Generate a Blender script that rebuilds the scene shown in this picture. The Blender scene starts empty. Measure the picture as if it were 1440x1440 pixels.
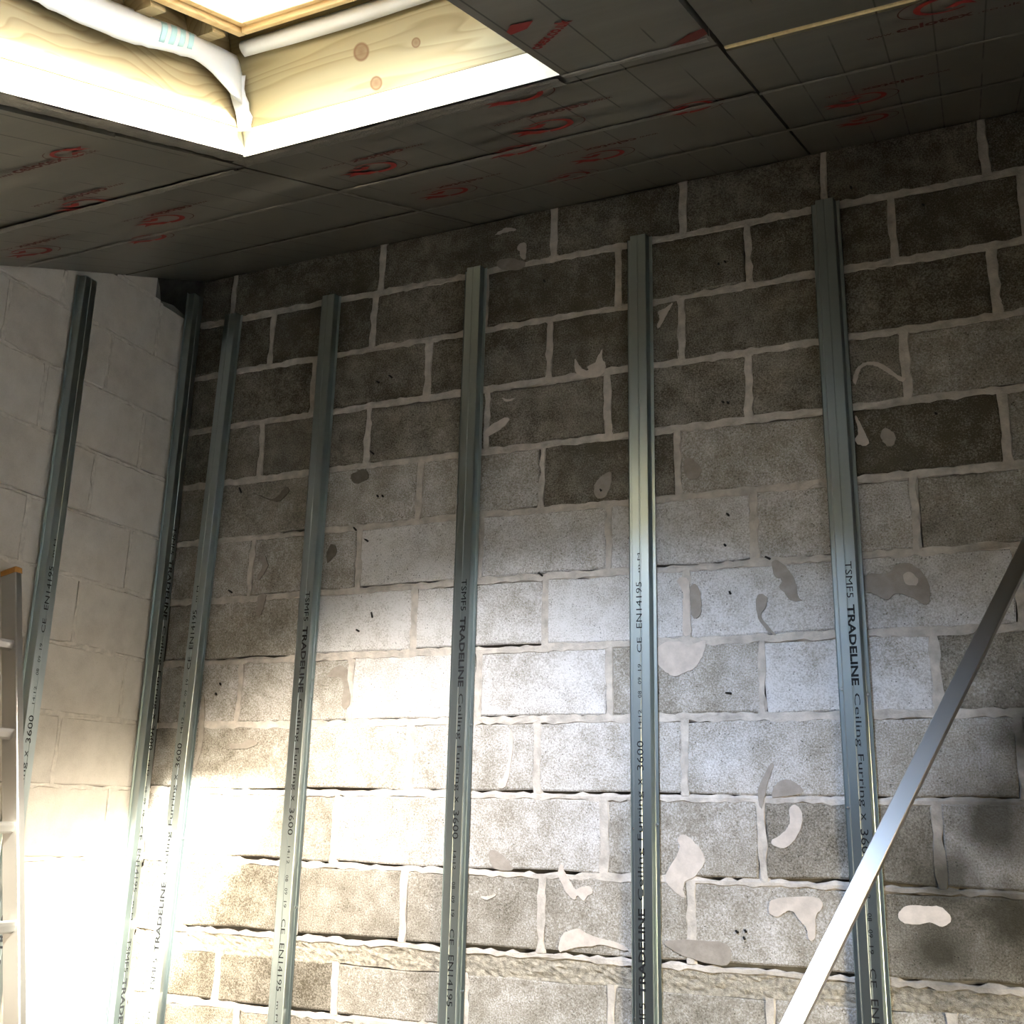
import bpy, bmesh, math, random
from mathutils import Vector, Matrix, noise

# ------------------------------------------------------------------ camera, sky, sun, exposure
scn = bpy.context.scene
col = scn.collection
ZF = 1.715                                    # floor is z = 0
F_PX, PITCH, YAW, ROLL = 1553.4563, 0.2723, 0.4183, 0.0235
CAM = Vector((2.8065, -3.206, 0.0122 + ZF))
_cp, _sp, _cy, _sy = math.cos(PITCH), math.sin(PITCH), math.cos(YAW), math.sin(YAW)
FWD = Vector((-_sy * _cp, _cy * _cp, _sp))
_R = Vector((_cy, _sy, 0)); _U = _R.cross(FWD)
RGT = math.cos(ROLL) * _R + math.sin(ROLL) * _U
UPV = -math.sin(ROLL) * _R + math.cos(ROLL) * _U
cam_data = bpy.data.cameras.new('camera')
cam_data.sensor_width = 36.0
cam_data.lens = 36.0 * F_PX / 1440.0
cam_data.clip_start = 0.02
cam = bpy.data.objects.new('camera', cam_data)
m = Matrix((RGT, UPV, -FWD)).transposed().to_4x4()
m.translation = CAM
cam.matrix_world = m
col.objects.link(cam)
scn.camera = cam

SUN_D = Vector((-0.884, 1.0, -1.025)).normalized()
world = bpy.data.worlds.new('sky_world')
scn.world = world
world.use_nodes = True
wn = world.node_tree
bg = wn.nodes['Background']
sky = wn.nodes.new('ShaderNodeTexSky')
sky.sky_type = 'NISHITA'
sky.sun_disc = False
sky.sun_elevation = math.asin(-SUN_D.z)
sky.sun_rotation = math.atan2(-SUN_D.x, -SUN_D.y)
sky.dust_density = 3.0
sky.air_density = 1.0
wn.links.new(sky.outputs[0], bg.inputs[0])
bg.inputs[1].default_value = 1.0
sun_data = bpy.data.lights.new('sun', 'SUN')
sun_data.energy = 4.5
sun_data.angle = math.radians(2.2)
sun_data.color = (1.0, 0.95, 0.86)
sun = bpy.data.objects.new('sun', sun_data)
sun.rotation_euler = SUN_D.to_track_quat('-Z', 'Y').to_euler()
sun.location = (6, -8, 9)
col.objects.link(sun)

vs = scn.view_settings
vs.view_transform = 'Standard'
vs.look = 'None'
vs.gamma = 1.0
vs.exposure = 4.1
vs.use_curve_mapping = False
scn.cycles.use_denoising = True
scn.cycles.max_bounces = 12
scn.cycles.diffuse_bounces = 6
scn.cycles.sample_clamp_indirect = 0.6

random.seed(11)
rnd = random.uniform

# ------------------------------------------------------------------ pixel helpers (photo frame 1440 x 1440)
def ray(px, py):
    return ((px - 720) / F_PX) * RGT - ((py - 720) / F_PX) * UPV + FWD
def on_back(px, py, y=0.0):
    d = ray(px, py); return CAM + d * ((y - CAM.y) / d.y)
def on_left(px, py, x=0.0):
    d = ray(px, py); return CAM + d * ((x - CAM.x) / d.x)
TH = math.atan(0.4225)                        # roof pitch
ZC = 2.086 + ZF                               # ceiling height at the back wall
S = Vector((0, -math.cos(TH), -math.sin(TH))) # down the slope
N = Vector((0, -math.sin(TH), math.cos(TH)))  # out through the roof
X = Vector((1, 0, 0))
OC = Vector((0, 0, ZC))
def slope(x, s, h=0.0):
    return OC + X * x + S * s + N * h
def on_ceil(px, py, h=0.0):
    d = ray(px, py); t = ((OC + h * N - CAM).dot(N)) / d.dot(N)
    v = CAM + d * t - OC
    return v.x, v.dot(S)

# sampling guides for the sky seen through the roof window and the added fill window (they give off no light of their own)
def portal(name, centre, zdir, xdir, sx, sy):
    d = bpy.data.lights.new(name, 'AREA'); d.shape = 'RECTANGLE'; d.size = sx; d.size_y = sy
    d.cycles.is_portal = True
    o = bpy.data.objects.new(name, d)
    z = Vector(zdir).normalized(); x = Vector(xdir).normalized(); y = z.cross(x)
    mt = Matrix((x, y, z)).transposed().to_4x4(); mt.translation = centre
    o.matrix_world = mt; col.objects.link(o)
portal('roof_window_sky_portal', slope(1.685, 2.137, 0.255), N, X, 0.60, 1.12)   # a lamp shines along its -z
portal('end_window_sky_portal', Vector((5.19, -2.15, 1.49)), (1, 0, 0), (0, 1, 0), 0.88, 0.96)

# ------------------------------------------------------------------ mesh helpers
def new_obj(name, verts, faces, mat=None, parent=None, smooth=False, mats=None, fmat=None):
    me = bpy.data.meshes.new(name)
    me.from_pydata([tuple(v) for v in verts], [], faces)
    if mats:
        for mm in mats: me.materials.append(mm)
        if fmat:
            for i, p in enumerate(me.polygons): p.material_index = fmat[i]
    elif mat: me.materials.append(mat)
    if smooth:
        for p in me.polygons: p.use_smooth = True
    me.update()
    o = bpy.data.objects.new(name, me)
    col.objects.link(o)
    if parent: o.parent = parent
    return o
def fix_normals(o):
    bm = bmesh.new(); bm.from_mesh(o.data)
    bmesh.ops.recalc_face_normals(bm, faces=bm.faces)
    bm.to_mesh(o.data); bm.free()
def empty(name, loc=(0, 0, 0)):
    o = bpy.data.objects.new(name, None)
    o.location = loc
    o.empty_display_size = 0.05
    col.objects.link(o)
    return o
def tag(o, label, cat=None, group=None, kind=None):
    if label: o['label'] = label
    if cat: o['category'] = cat
    if group: o['group'] = group
    if kind: o['kind'] = kind
    return o
BOXF = [(0, 3, 2, 1), (4, 5, 6, 7), (0, 1, 5, 4), (1, 2, 6, 5), (2, 3, 7, 6), (3, 0, 4, 7)]
def box_v(x0, x1, y0, y1, z0, z1):
    return [Vector(v) for v in ((x0, y0, z0), (x1, y0, z0), (x1, y1, z0), (x0, y1, z0),
                                (x0, y0, z1), (x1, y0, z1), (x1, y1, z1), (x0, y1, z1))]
def box(name, x0, x1, y0, y1, z0, z1, mat, parent=None):
    return new_obj(name, box_v(x0, x1, y0, y1, z0, z1), BOXF, mat, parent)
def sbox_v(x0, x1, s0, s1, h0, h1):
    # box in roof coordinates; (X, S, N) is left-handed against faces, so order is swapped
    q = lambda x, s, h: slope(x, s, h)
    return [q(x0, s1, h0), q(x1, s1, h0), q(x1, s0, h0), q(x0, s0, h0),
            q(x0, s1, h1), q(x1, s1, h1), q(x1, s0, h1), q(x0, s0, h1)]
def sbox(name, x0, x1, s0, s1, h0, h1, mat, parent=None, mats=None, fmat=None, bevel=0):
    o = new_obj(name, sbox_v(x0, x1, s0, s1, h0, h1), BOXF, mat, parent, mats=mats, fmat=fmat)
    if bevel:
        bm = bmesh.new(); bm.from_mesh(o.data)
        bmesh.ops.bevel(bm, geom=bm.edges[:], offset=bevel, segments=2, profile=0.5, affect='EDGES')
        bm.to_mesh(o.data); bm.free()
    return o
def prism(name, pts, depth_vec, mat, parent=None):
    """closed prism from a planar loop of points, pushed along depth_vec"""
    n = len(pts)
    v = [Vector(p) for p in pts] + [Vector(p) + depth_vec for p in pts]
    f = [tuple(range(n)), tuple(range(2 * n - 1, n - 1, -1))]
    f += [(i, i + n, (i + 1) % n + n, (i + 1) % n) for i in range(n)]
    o = new_obj(name, v, f, mat, parent)
    fix_normals(o)
    return o
def cyl(name, a, b, r, mat, parent=None, seg=12, smooth=True):
    a, b = Vector(a), Vector(b); d = (b - a).normalized()
    u = d.orthogonal().normalized(); w = d.cross(u)
    v = []
    for p in (a, b):
        for i in range(seg):
            t = 2 * math.pi * i / seg
            v.append(p + r * (math.cos(t) * u + math.sin(t) * w))
    f = [(i, (i + 1) % seg, (i + 1) % seg + seg, i + seg) for i in range(seg)]
    f += [tuple(range(seg - 1, -1, -1)), tuple(range(seg, 2 * seg))]
    o = new_obj(name, v, f, mat, parent)
    if smooth:
        for p in o.data.polygons:
            if len(p.vertices) == 4: p.use_smooth = True
    return o

# ------------------------------------------------------------------ materials
def mat(name):
    mm = bpy.data.materials.new(name); mm.use_nodes = True
    nt = mm.node_tree; b = nt.nodes['Principled BSDF']
    return mm, nt, b
def nd(nt, kind, **kw):
    n = nt.nodes.new(kind)
    for k, v in kw.items():
        if k in n.inputs: n.inputs[k].default_value = v
        else: setattr(n, k, v)
    return n
def ramp(nt, fac, stops, interp='LINEAR'):
    r = nt.nodes.new('ShaderNodeValToRGB'); cr = r.color_ramp; cr.interpolation = interp
    while len(cr.elements) < len(stops): cr.elements.new(0.5)
    for e, (p, c) in zip(cr.elements, stops):
        e.position = p; e.color = (c[0], c[1], c[2], 1) if not isinstance(c, (int, float)) else (c, c, c, 1)
    nt.links.new(fac, r.inputs[0])
    return r.outputs[0]
def mixc(nt, a, b, fac, mode='MIX'):
    n = nt.nodes.new('ShaderNodeMix'); n.data_type = 'RGBA'; n.blend_type = mode
    for sock, v in ((n.inputs[6], a), (n.inputs[7], b), (n.inputs[0], fac)):
        if hasattr(v, 'is_linked'): nt.links.new(v, sock)
        elif isinstance(v, (int, float)): sock.default_value = v
        else: sock.default_value = (*v, 1)
    return n.outputs[2]
def mth(nt, op, a, b=None, c=None):
    n = nt.nodes.new('ShaderNodeMath'); n.operation = op
    for i, v in enumerate((a, b, c)):
        if v is None: continue
        if hasattr(v, 'is_linked'): nt.links.new(v, n.inputs[i])
        else: n.inputs[i].default_value = v
    return n.outputs[0]
def pos(nt):
    return nt.nodes.new('ShaderNodeNewGeometry').outputs['Position']
def nz(nt, vec, scale, detail=4, rough=0.55, out=0):
    n = nd(nt, 'ShaderNodeTexNoise', Scale=scale, Detail=detail, Roughness=rough)
    nt.links.new(vec, n.inputs['Vector']); return n.outputs[out]
def vor(nt, vec, scale, feature='F1'):
    n = nd(nt, 'ShaderNodeTexVoronoi', Scale=scale); n.feature = feature
    nt.links.new(vec, n.inputs['Vector']); return n.outputs['Distance']
def bump(nt, b, h, strength, dist=0.003):
    n = nd(nt, 'ShaderNodeBump', Strength=strength, Distance=dist)
    nt.links.new(h, n.inputs['Height']); nt.links.new(n.outputs[0], b.inputs['Normal'])
    return n

def dark_patches(nt, P, c):
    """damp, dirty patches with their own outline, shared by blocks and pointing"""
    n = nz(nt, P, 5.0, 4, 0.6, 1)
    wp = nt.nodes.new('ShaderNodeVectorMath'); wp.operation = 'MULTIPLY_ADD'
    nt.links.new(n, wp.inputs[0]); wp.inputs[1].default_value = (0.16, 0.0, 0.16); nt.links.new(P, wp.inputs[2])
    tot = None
    for (x, z, rx, rz, rot) in DARK_PATCHES:
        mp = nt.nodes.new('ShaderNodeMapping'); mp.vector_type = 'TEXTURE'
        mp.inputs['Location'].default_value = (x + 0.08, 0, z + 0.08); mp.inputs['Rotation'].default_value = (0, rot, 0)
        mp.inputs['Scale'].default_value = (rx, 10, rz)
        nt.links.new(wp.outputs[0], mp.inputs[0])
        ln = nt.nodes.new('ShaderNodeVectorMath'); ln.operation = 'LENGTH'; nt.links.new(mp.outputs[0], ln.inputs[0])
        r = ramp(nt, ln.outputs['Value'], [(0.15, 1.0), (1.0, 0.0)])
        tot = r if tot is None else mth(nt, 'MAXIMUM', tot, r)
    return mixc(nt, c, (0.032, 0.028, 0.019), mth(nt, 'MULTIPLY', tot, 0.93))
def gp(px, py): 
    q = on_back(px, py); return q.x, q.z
DARK_PATCHES = [(*gp(1400, 1160), 0.26, 0.28, 0.0), (*gp(1330, 1240), 0.20, 0.26, 0.0), (*gp(1460, 1040), 0.22, 0.23, 0.0), (*gp(1325, 1345), 0.24, 0.20, 0.0),
         (*gp(1420, 1290), 0.28, 0.20, 0.0)]  # soft-edged dark patches at the lower right of the block wall
def block_mat(name, dark, mid, light, rough_bump, pit=1.0, grain=1.3):
    mm, nt, b = mat(name)
    P = pos(nt)
    at = nt.nodes.new('ShaderNodeAttribute'); at.attribute_type = 'OBJECT'; at.attribute_name = 'tone'
    big = nz(nt, P, 2.6, 3)
    med = nz(nt, P, 14, 5, 0.6)
    fine = nz(nt, P, 200, 3, 0.75)
    t = mth(nt, 'ADD', at.outputs['Fac'], mth(nt, 'MULTIPLY', mth(nt, 'SUBTRACT', big, 0.5), 0.55))
    t = mth(nt, 'ADD', t, mth(nt, 'MULTIPLY', mth(nt, 'SUBTRACT', med, 0.5), 0.75))
    t = mth(nt, 'ADD', t, mth(nt, 'MULTIPLY', mth(nt, 'SUBTRACT', fine, 0.5), grain))
    c = ramp(nt, t, [(0.05, dark), (0.5, mid), (0.95, light)])
    v = vor(nt, P, 95)
    pits = ramp(nt, v, [(0.10, 1.0), (0.22, 0.0)])
    pm = mth(nt, 'MULTIPLY', pits, ramp(nt, nz(nt, P, 30, 2), [(0.48, 0.0), (0.6, 1.0)]))
    pm = mth(nt, 'MULTIPLY', pm, pit)
    c = mixc(nt, c, tuple(x * 0.45 for x in dark), mth(nt, 'MULTIPLY', pm, 0.7))
    grit = ramp(nt, nz(nt, P, 420, 1), [(0.70, 0.0), (0.76, 1.0)])
    c = mixc(nt, c, (0.75, 0.73, 0.7), mth(nt, 'MULTIPLY', grit, 0.35))
    if name.startswith('grey'): c = dark_patches(nt, P, c)
    nt.links.new(c, b.inputs['Base Color'])
    b.inputs['Roughness'].default_value = 0.9
    b.inputs['Specular IOR Level'].default_value = 0.15
    h = mth(nt, 'ADD', mth(nt, 'MULTIPLY', fine, 0.8), mth(nt, 'MULTIPLY', med, 0.9))
    h = mth(nt, 'SUBTRACT', h, mth(nt, 'MULTIPLY', pm, 0.9))
    bump(nt, b, h, rough_bump, 0.006)
    return mm
M = {}
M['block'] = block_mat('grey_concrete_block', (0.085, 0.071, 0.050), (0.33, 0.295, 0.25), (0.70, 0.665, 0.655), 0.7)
M['left_block'] = block_mat('smooth_pale_block', (0.42, 0.37, 0.315), (0.58, 0.525, 0.46), (0.70, 0.645, 0.58), 0.22, 0.25, 0.35)

def plain(name, c, rough=0.85, var=0.25, sc=25, bmp=0.3, metallic=0.0, dist=0.003, spec=0.2):
    mm, nt, b = mat(name)
    P = pos(nt)
    n = nz(nt, P, sc, 5, 0.6)
    cc = ramp(nt, n, [(0.25, tuple(x * (1 - var) for x in c)), (0.75, tuple(min(1, x * (1 + var)) for x in c))])
    if name in ('pale_mortar', 'rough_stony_mortar'): cc = dark_patches(nt, P, cc)
    nt.links.new(cc, b.inputs['Base Color'])
    b.inputs['Roughness'].default_value = rough
    b.inputs['Metallic'].default_value = metallic
    b.inputs['Specular IOR Level'].default_value = spec
    if bmp: bump(nt, b, mth(nt, 'ADD', n, mth(nt, 'MULTIPLY', nz(nt, P, sc * 7, 3), 0.5)), bmp, dist)
    return mm
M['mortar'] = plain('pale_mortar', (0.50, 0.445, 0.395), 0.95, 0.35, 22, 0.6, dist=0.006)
M['left_mortar'] = plain('left_wall_mortar', (0.58, 0.525, 0.46), 0.95, 0.2, 40, 0.5)
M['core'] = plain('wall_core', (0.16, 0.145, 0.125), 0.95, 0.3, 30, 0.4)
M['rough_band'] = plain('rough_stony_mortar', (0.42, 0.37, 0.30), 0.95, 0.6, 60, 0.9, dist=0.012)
M['cream'] = plain('cream_plaster', (0.56, 0.485, 0.43), 0.8, 0.18, 30, 0.35)
M['tan'] = plain('tan_adhesive', (0.30, 0.26, 0.225), 0.8, 0.2, 40, 0.4)
M['stain'] = plain('dark_adhesive', (0.13, 0.11, 0.085), 0.85, 0.3, 60, 0.5)
M['floor'] = plain('concrete_floor', (0.16, 0.135, 0.105), 0.9, 0.2, 6, 0.3)
M['far_wall'] = plain('bare_far_wall', (0.13, 0.115, 0.095), 0.95, 0.25, 8, 0.4)
M['yard'] = plain('yard_concrete', (0.42, 0.39, 0.34), 0.95, 0.2, 2, 0.2)
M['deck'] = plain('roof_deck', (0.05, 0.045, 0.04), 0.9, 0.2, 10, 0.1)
M['plug'] = plain('dark_plug', (0.02, 0.018, 0.016), 0.7, 0.2, 50, 0)
M['screw'] = plain('zinc_screw', (0.8, 0.8, 0.8), 0.25, 0.1, 60, 0, metallic=1.0)
M['ink'] = plain('black_ink', (0.012, 0.012, 0.013), 0.6, 0.2, 50, 0)
M['red_ink'] = plain('red_ink', (0.22, 0.02, 0.015), 0.5, 0.2, 60, 0)
M['dark_red_ink'] = plain('dark_red_ink', (0.10, 0.018, 0.013), 0.5, 0.2, 60, 0)
M['foam'] = plain('cream_foam', (0.86, 0.80, 0.62), 0.95, 0.06, 90, 0.4)
M['yellow_foam'] = plain('yellow_foam', (0.80, 0.62, 0.32), 0.95, 0.15, 90, 0.4)
M['membrane'] = plain('white_membrane', (0.86, 0.87, 0.9), 0.6, 0.04, 12, 0.15)
M['membrane_print'] = plain('pale_blue_print', (0.55, 0.82, 0.87), 0.6, 0.06, 12, 0)
M['cap'] = plain('orange_cap', (0.45, 0.22, 0.06), 0.5, 0.15, 40, 0.1)

def metal_mat(name, c, rough, var=0.06):
    mm, nt, b = mat(name)
    P = pos(nt)
    n = nz(nt, P, 2.5, 2, 0.5)
    nt.links.new(ramp(nt, n, [(0.3, tuple(x * (1 - var) for x in c)), (0.7, c)]), b.inputs['Base Color'])
    b.inputs['Metallic'].default_value = 1.0
    b.inputs['Roughness'].default_value = rough
    return mm
M['zinc'] = metal_mat('galvanised_steel', (0.47, 0.53, 0.54), 0.30)
M['bar'] = metal_mat('bare_steel_track', (0.62, 0.585, 0.54), 0.32)
M['alu'] = metal_mat('worn_aluminium', (0.60, 0.575, 0.54), 0.40, 0.2)

def foil_mat():
    mm, nt, b = mat('foil_facing')
    P = pos(nt)
    sx = nt.nodes.new('ShaderNodeSeparateXYZ'); nt.links.new(P, sx.inputs[0])
    x = sx.outputs[0]
    fr = mth(nt, 'FRACT', mth(nt, 'DIVIDE', mth(nt, 'ADD', x, 0.0025), 0.1))
    line = mth(nt, 'LESS_THAN', fr, 0.035)
    brk = ramp(nt, nz(nt, P, 4.0, 2), [(0.42, 0.0), (0.5, 1.0)])
    line = mth(nt, 'MULTIPLY', line, brk)
    mp = nt.nodes.new('ShaderNodeMapping'); mp.inputs['Scale'].default_value = (1.0, 7.0, 7.0)
    nt.links.new(P, mp.inputs[0])
    n = nz(nt, mp.outputs[0], 2.2, 5, 0.6)
    c = ramp(nt, n, [(0.3, (0.20, 0.188, 0.152)), (0.7, (0.31, 0.292, 0.248))])
    c = mixc(nt, c, (0.05, 0.045, 0.04), mth(nt, 'MULTIPLY', line, 0.8))
    nt.links.new(c, b.inputs['Base Color'])
    b.inputs['Metallic'].default_value = 0.85
    nt.links.new(ramp(nt, n, [(0.3, 0.33), (0.7, 0.48)]), b.inputs['Roughness'])
    bump(nt, b, nz(nt, P, 6.0, 2), 0.05, 0.006)
    return mm
M['foil'] = foil_mat()
M['tape'] = plain('crinkled_foil_tape', (0.34, 0.32, 0.275), 0.30, 0.3, 28, 0.7, metallic=0.85, dist=0.005)

def wood_mat(name, c0, c1, knots=(), axis='X', grain=26.0):
    mm, nt, b = mat(name)
    P = pos(nt)
    mp = nt.nodes.new('ShaderNodeMapping')
    mp.inputs['Scale'].default_value = {'X': (0.9, 7, 7), 'S': (7, 1.6, 4.5)}[axis]
    nt.links.new(P, mp.inputs[0])
    wob = nz(nt, mp.outputs[0], 1.1, 2, 0.45)
    dp = nt.nodes.new('ShaderNodeVectorMath'); dp.operation = 'DOT_PRODUCT'
    nt.links.new(P, dp.inputs[0]); dp.inputs[1].default_value = tuple(N)
    rings = mth(nt, 'FRACT', mth(nt, 'ADD', mth(nt, 'MULTIPLY', dp.outputs['Value'], 46.0), mth(nt, 'MULTIPLY', wob, grain * 0.55)))
    g = ramp(nt, rings, [(0.0, 0.0), (0.6, 0.25), (0.88, 0.8), (1.0, 0.0)])
    c = mixc(nt, c0, c1, g)
    for k, r in knots:
        vm = nt.nodes.new('ShaderNodeVectorMath'); vm.operation = 'DISTANCE'
        nt.links.new(P, vm.inputs[0]); vm.inputs[1].default_value = k
        kr = ramp(nt, mth(nt, 'DIVIDE', vm.outputs['Value'], r), [(0.0, 0.85), (0.55, 0.6), (0.8, 1.0), (1.0, 0.0)])
        c = mixc(nt, c, (0.13, 0.065, 0.025), kr)
    nt.links.new(c, b.inputs['Base Color'])
    b.inputs['Roughness'].default_value = 0.6
    b.inputs['Specular IOR Level'].default_value = 0.25
    return mm
def back_rev(px, py, s=1.49):
    d = ray(px, py); t = (OC + s * S - CAM).dot(S) / d.dot(S)
    return CAM + d * t
M['pine'] = wood_mat('sawn_pine', (0.29, 0.24, 0.135), (0.205, 0.155, 0.075),
                     [(back_rev(508, 73), 0.022), (back_rev(529, 117), 0.017), (back_rev(585, 60), 0.012)])
M['pine_rafter'] = wood_mat('sawn_pine_rafter', (0.33, 0.265, 0.15), (0.235, 0.17, 0.085), axis='S')
M['frame_pine'] = wood_mat('varnished_pine', (0.74, 0.55, 0.30), (0.62, 0.42, 0.20), axis='X', grain=14)

def glass_mat():
    mm, nt, b = mat('window_glass')
    nt.nodes.remove(b)
    out = [n for n in nt.nodes if n.type == 'OUTPUT_MATERIAL'][0]
    tr = nt.nodes.new('ShaderNodeBsdfTransparent'); tr.inputs[0].default_value = (0.93, 0.96, 0.95, 1)
    gl = nt.nodes.new('ShaderNodeBsdfGlossy'); gl.inputs['Roughness'].default_value = 0.02
    fz = nt.nodes.new('ShaderNodeFresnel'); fz.inputs[0].default_value = 1.45
    mx = nt.nodes.new('ShaderNodeMixShader')
    nt.links.new(fz.outputs[0], mx.inputs[0]); nt.links.new(tr.outputs[0], mx.inputs[1]); nt.links.new(gl.outputs[0], mx.inputs[2])
    nt.links.new(mx.outputs[0], out.inputs[0])
    return mm
M['glass'] = glass_mat()

# ------------------------------------------------------------------ room shell
XR, YF = 5.2, -3.75                            # right wall, front wall
def zc(y): return ZC + 0.4225 * y
floor = tag(box('floor', -0.45, XR + 0.2, YF - 0.2, 0.25, -0.12, 0.0, M['floor']),
            'bare concrete floor under the block walls', 'floor', kind='structure')

def gable(name, x0, x1, y0, y1, z0, top_off, material):
    v = [(x0, y0, z0), (x1, y0, z0), (x1, y1, z0), (x0, y1, z0),
         (x0, y0, zc(y0) + top_off), (x1, y0, zc(y0) + top_off), (x1, y1, zc(y1) + top_off), (x0, y1, zc(y1) + top_off)]
    return new_obj(name, v, BOXF, material)
wall_back = tag(box('wall_back', -0.45, XR + 0.2, 0.022, 0.25, 0.0, ZC + 0.33, M['core']),
                'rough grey concrete block wall behind the metal channels', 'wall', kind='structure')
# left wall core with the broken-out corner hole at the top by the back wall
ZH = 1.893 + ZF
pts = [(0, YF), (0, 0.0), (ZH, 0.0), (ZH + 0.012, -0.10), (ZH + 0.022, -0.15), (ZH + 0.015, -0.19), (ZH + 0.008, -0.222),
       (ZH + 0.06, -0.236), (zc(-0.258) + 0.02, -0.258), (zc(YF) + 0.02, YF)]
wall_left = prism('wall_left', [Vector((-0.015, y, z)) for z, y in pts], Vector((-0.10, 0, 0)), M['core'])
tag(wall_left, 'smooth pale block side wall with a broken-out hole under the ceiling', 'wall', kind='structure')
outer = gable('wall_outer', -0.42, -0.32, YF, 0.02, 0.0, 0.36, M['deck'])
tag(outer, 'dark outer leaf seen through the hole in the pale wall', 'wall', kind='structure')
DY0, DY1, DZ0, DZ1 = -2.60, -1.70, 1.00, 1.98   # small unseen window added in the end wall to brighten the pale wall
v, f = [], []
def gbox(y0, y1, z0, zt0, zt1):
    k = len(v)
    v.extend([(XR, y0, z0), (XR + .12, y0, z0), (XR + .12, y1, z0), (XR, y1, z0), (XR, y0, zt0), (XR + .12, y0, zt0), (XR + .12, y1, zt1), (XR, y1, zt1)])
    f.extend([tuple(k + q for q in fc) for fc in BOXF])
gbox(YF, DY0, 0, zc(YF) + .36, zc(DY0) + .36); gbox(DY0, DY1, DZ1, zc(DY0) + .36, zc(DY1) + .36)
gbox(DY0, DY1, 0, DZ0, DZ0); gbox(DY1, 0.02, 0, zc(DY1) + .36, zc(0.02) + .36)
wall_right = tag(new_obj('wall_right', v, f, M['far_wall']), 'bare end wall with one small window', 'wall', kind='structure')
yc = (DY0 + DY1) / 2
w2 = empty('window_2', (XR + 0.06, yc, DZ0))
tag(w2, 'small pine-framed window in the bare end wall', 'window', kind='structure')
hw, hh = (DY1 - DY0) / 2, DZ1 - DZ0
for y0, y1, z0, z1 in ((-hw, -hw + .05, 0, hh), (hw - .05, hw, 0, hh), (-hw + .05, hw - .05, 0, .05), (-hw + .05, hw - .05, hh - .05, hh)):
    box('window_frame', -0.04, 0.04, y0, y1, z0, z1, M['frame_pine'], w2)
box('pane', -0.003, 0.003, -hw + .045, hw - .045, .045, hh - .045, M['glass'], w2)  # pane of the added fill window
bounce_ground = tag(box('ground', XR + 0.2, XR + 14, -14, 10, -0.3, -0.03, M['yard']), 'sunlit concrete yard outside the end wall', 'ground', kind='structure')  # added out of view so the sunlit slab bounces light through the window
wall_front = tag(box('wall_front', -0.45, XR + 0.12, YF - 0.15, YF, 0.0, zc(YF) + 0.42, M['far_wall']),
                 'low bare wall under the bottom of the roof slope', 'wall', kind='structure')

# ------------------------------------------------------------------ block courses
def joint_z(n): return 1.8878 - 0.225 * n + ZF
def wob(x, n, a=0.004):
    return a * noise.noise(Vector((x * 2.3, n * 7.7, 1.3)))
TONES = {}
def block(parent, axis, c0, c1, z0, z1, material, proud, tone, jit, n):
    """one block: axis 0 = back wall (runs along x), axis 1 = left wall (runs along -y)"""
    zs = lambda u, z, k: z + wob(u, k)
    L = c1 - c0; H = z1 - z0
    j = lambda a=jit: rnd(-a, a)
    out = [(c0 + j(), z0 + j()), (c0 + L * 0.36, z0 + j()), (c0 + L * 0.68, z0 + j()), (c1 + j(), z0 + j()), (c1 + j(), z0 + H * 0.5),
           (c1 + j(), z1 + j()), (c0 + L * 0.63, z1 + j()), (c0 + L * 0.3, z1 + j()), (c0 + j(), z1 + j()), (c0 + j(), z0 + H * 0.48)]
    cx, cz = (c0 + c1) / 2, (z0 + z1) / 2
    e = 0.005
    inn = [(u + (e if u < cx else -e), z + (e if z < cz else -e)) for u, z in out]
    tilt = [rnd(-0.0015, 0.0015) for _ in range(2)]
    def P(u, z, d):
        d = d + tilt[0] * (u - cx) / max(L, 0.1) * 2 * (d > 0) + tilt[1] * (z - cz) / H * 2 * (d > 0)
        z = z + wob(u, n)
        return Vector((u, -d, z)) if axis == 0 else Vector((d, u, z))
    v = [P(u, z, -0.02) for u, z in out] + [P(u, z, proud - 0.0035) for u, z in out] + [P(u, z, proud) for u, z in inn]
    k = len(out)
    f = []
    for r in (0, 1):
        for i in range(k):
            a, b2 = r * k + i, r * k + (i + 1) % k
            f.append((a, b2, b2 + k, a + k) if axis == 0 else (a, b2, b2 + k, a + k))
    f.append(tuple(range(2 * k, 3 * k)))
    o = new_obj('block', v, f, material, parent)
    o['tone'] = tone
    return o
def mortar(parent, axis, a, b, vertical, width, material, gap=None, step=0.03, seed=0, proud=0.004, slots=()):
    """pointing between blocks; a, b = (u, z) end points; slots = ranges left open as cracks"""
    (u0, za), (u1, zb) = a, b
    L = (u1 - u0) if not vertical else (zb - za)
    n = max(3, int(abs(L) / step))
    v, f = [], []
    rows = 5
    for i in range(n + 1):
        t = i / n
        for r in range(rows):
            w = (-0.5, -0.40, 0.0, 0.40, 0.5)[r] * width
            edge = abs(r - 2) / 2
            jj = rnd(-0.005, 0.005) if edge > 0.4 else 0
            d = (proud if edge < 0.9 else -0.003) + rnd(-0.0011, 0.0009)
            if not vertical:
                u = u0 + L * t; z = za + (zb - za) * t + wob(u, seed) + w + jj
                if r >= 3 and gap:
                    for s0, s1, g in gap:
                        if s0 <= u <= s1:
                            z -= g * (1.0 if r == 4 else 0.6) * rnd(0.7, 1.25) + (0.007 if r == 4 else 0)
                            d = min(d, -0.001 if r == 3 else -0.014)
            else:
                z = za + L * t; u = u0 + (u1 - u0) * t + w + jj
            v.append(Vector((u, -d, z)) if axis == 0 else Vector((d, u, z)))
    for i in range(n):
        for r in range(rows - 1):
            q = i * rows + r
            fc = (q, q + rows, q + rows + 1, q + 1)
            if vertical: fc = fc[::-1]
            f.append(fc)
    return new_obj('mortar_joint', v, f, material, parent)

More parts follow.
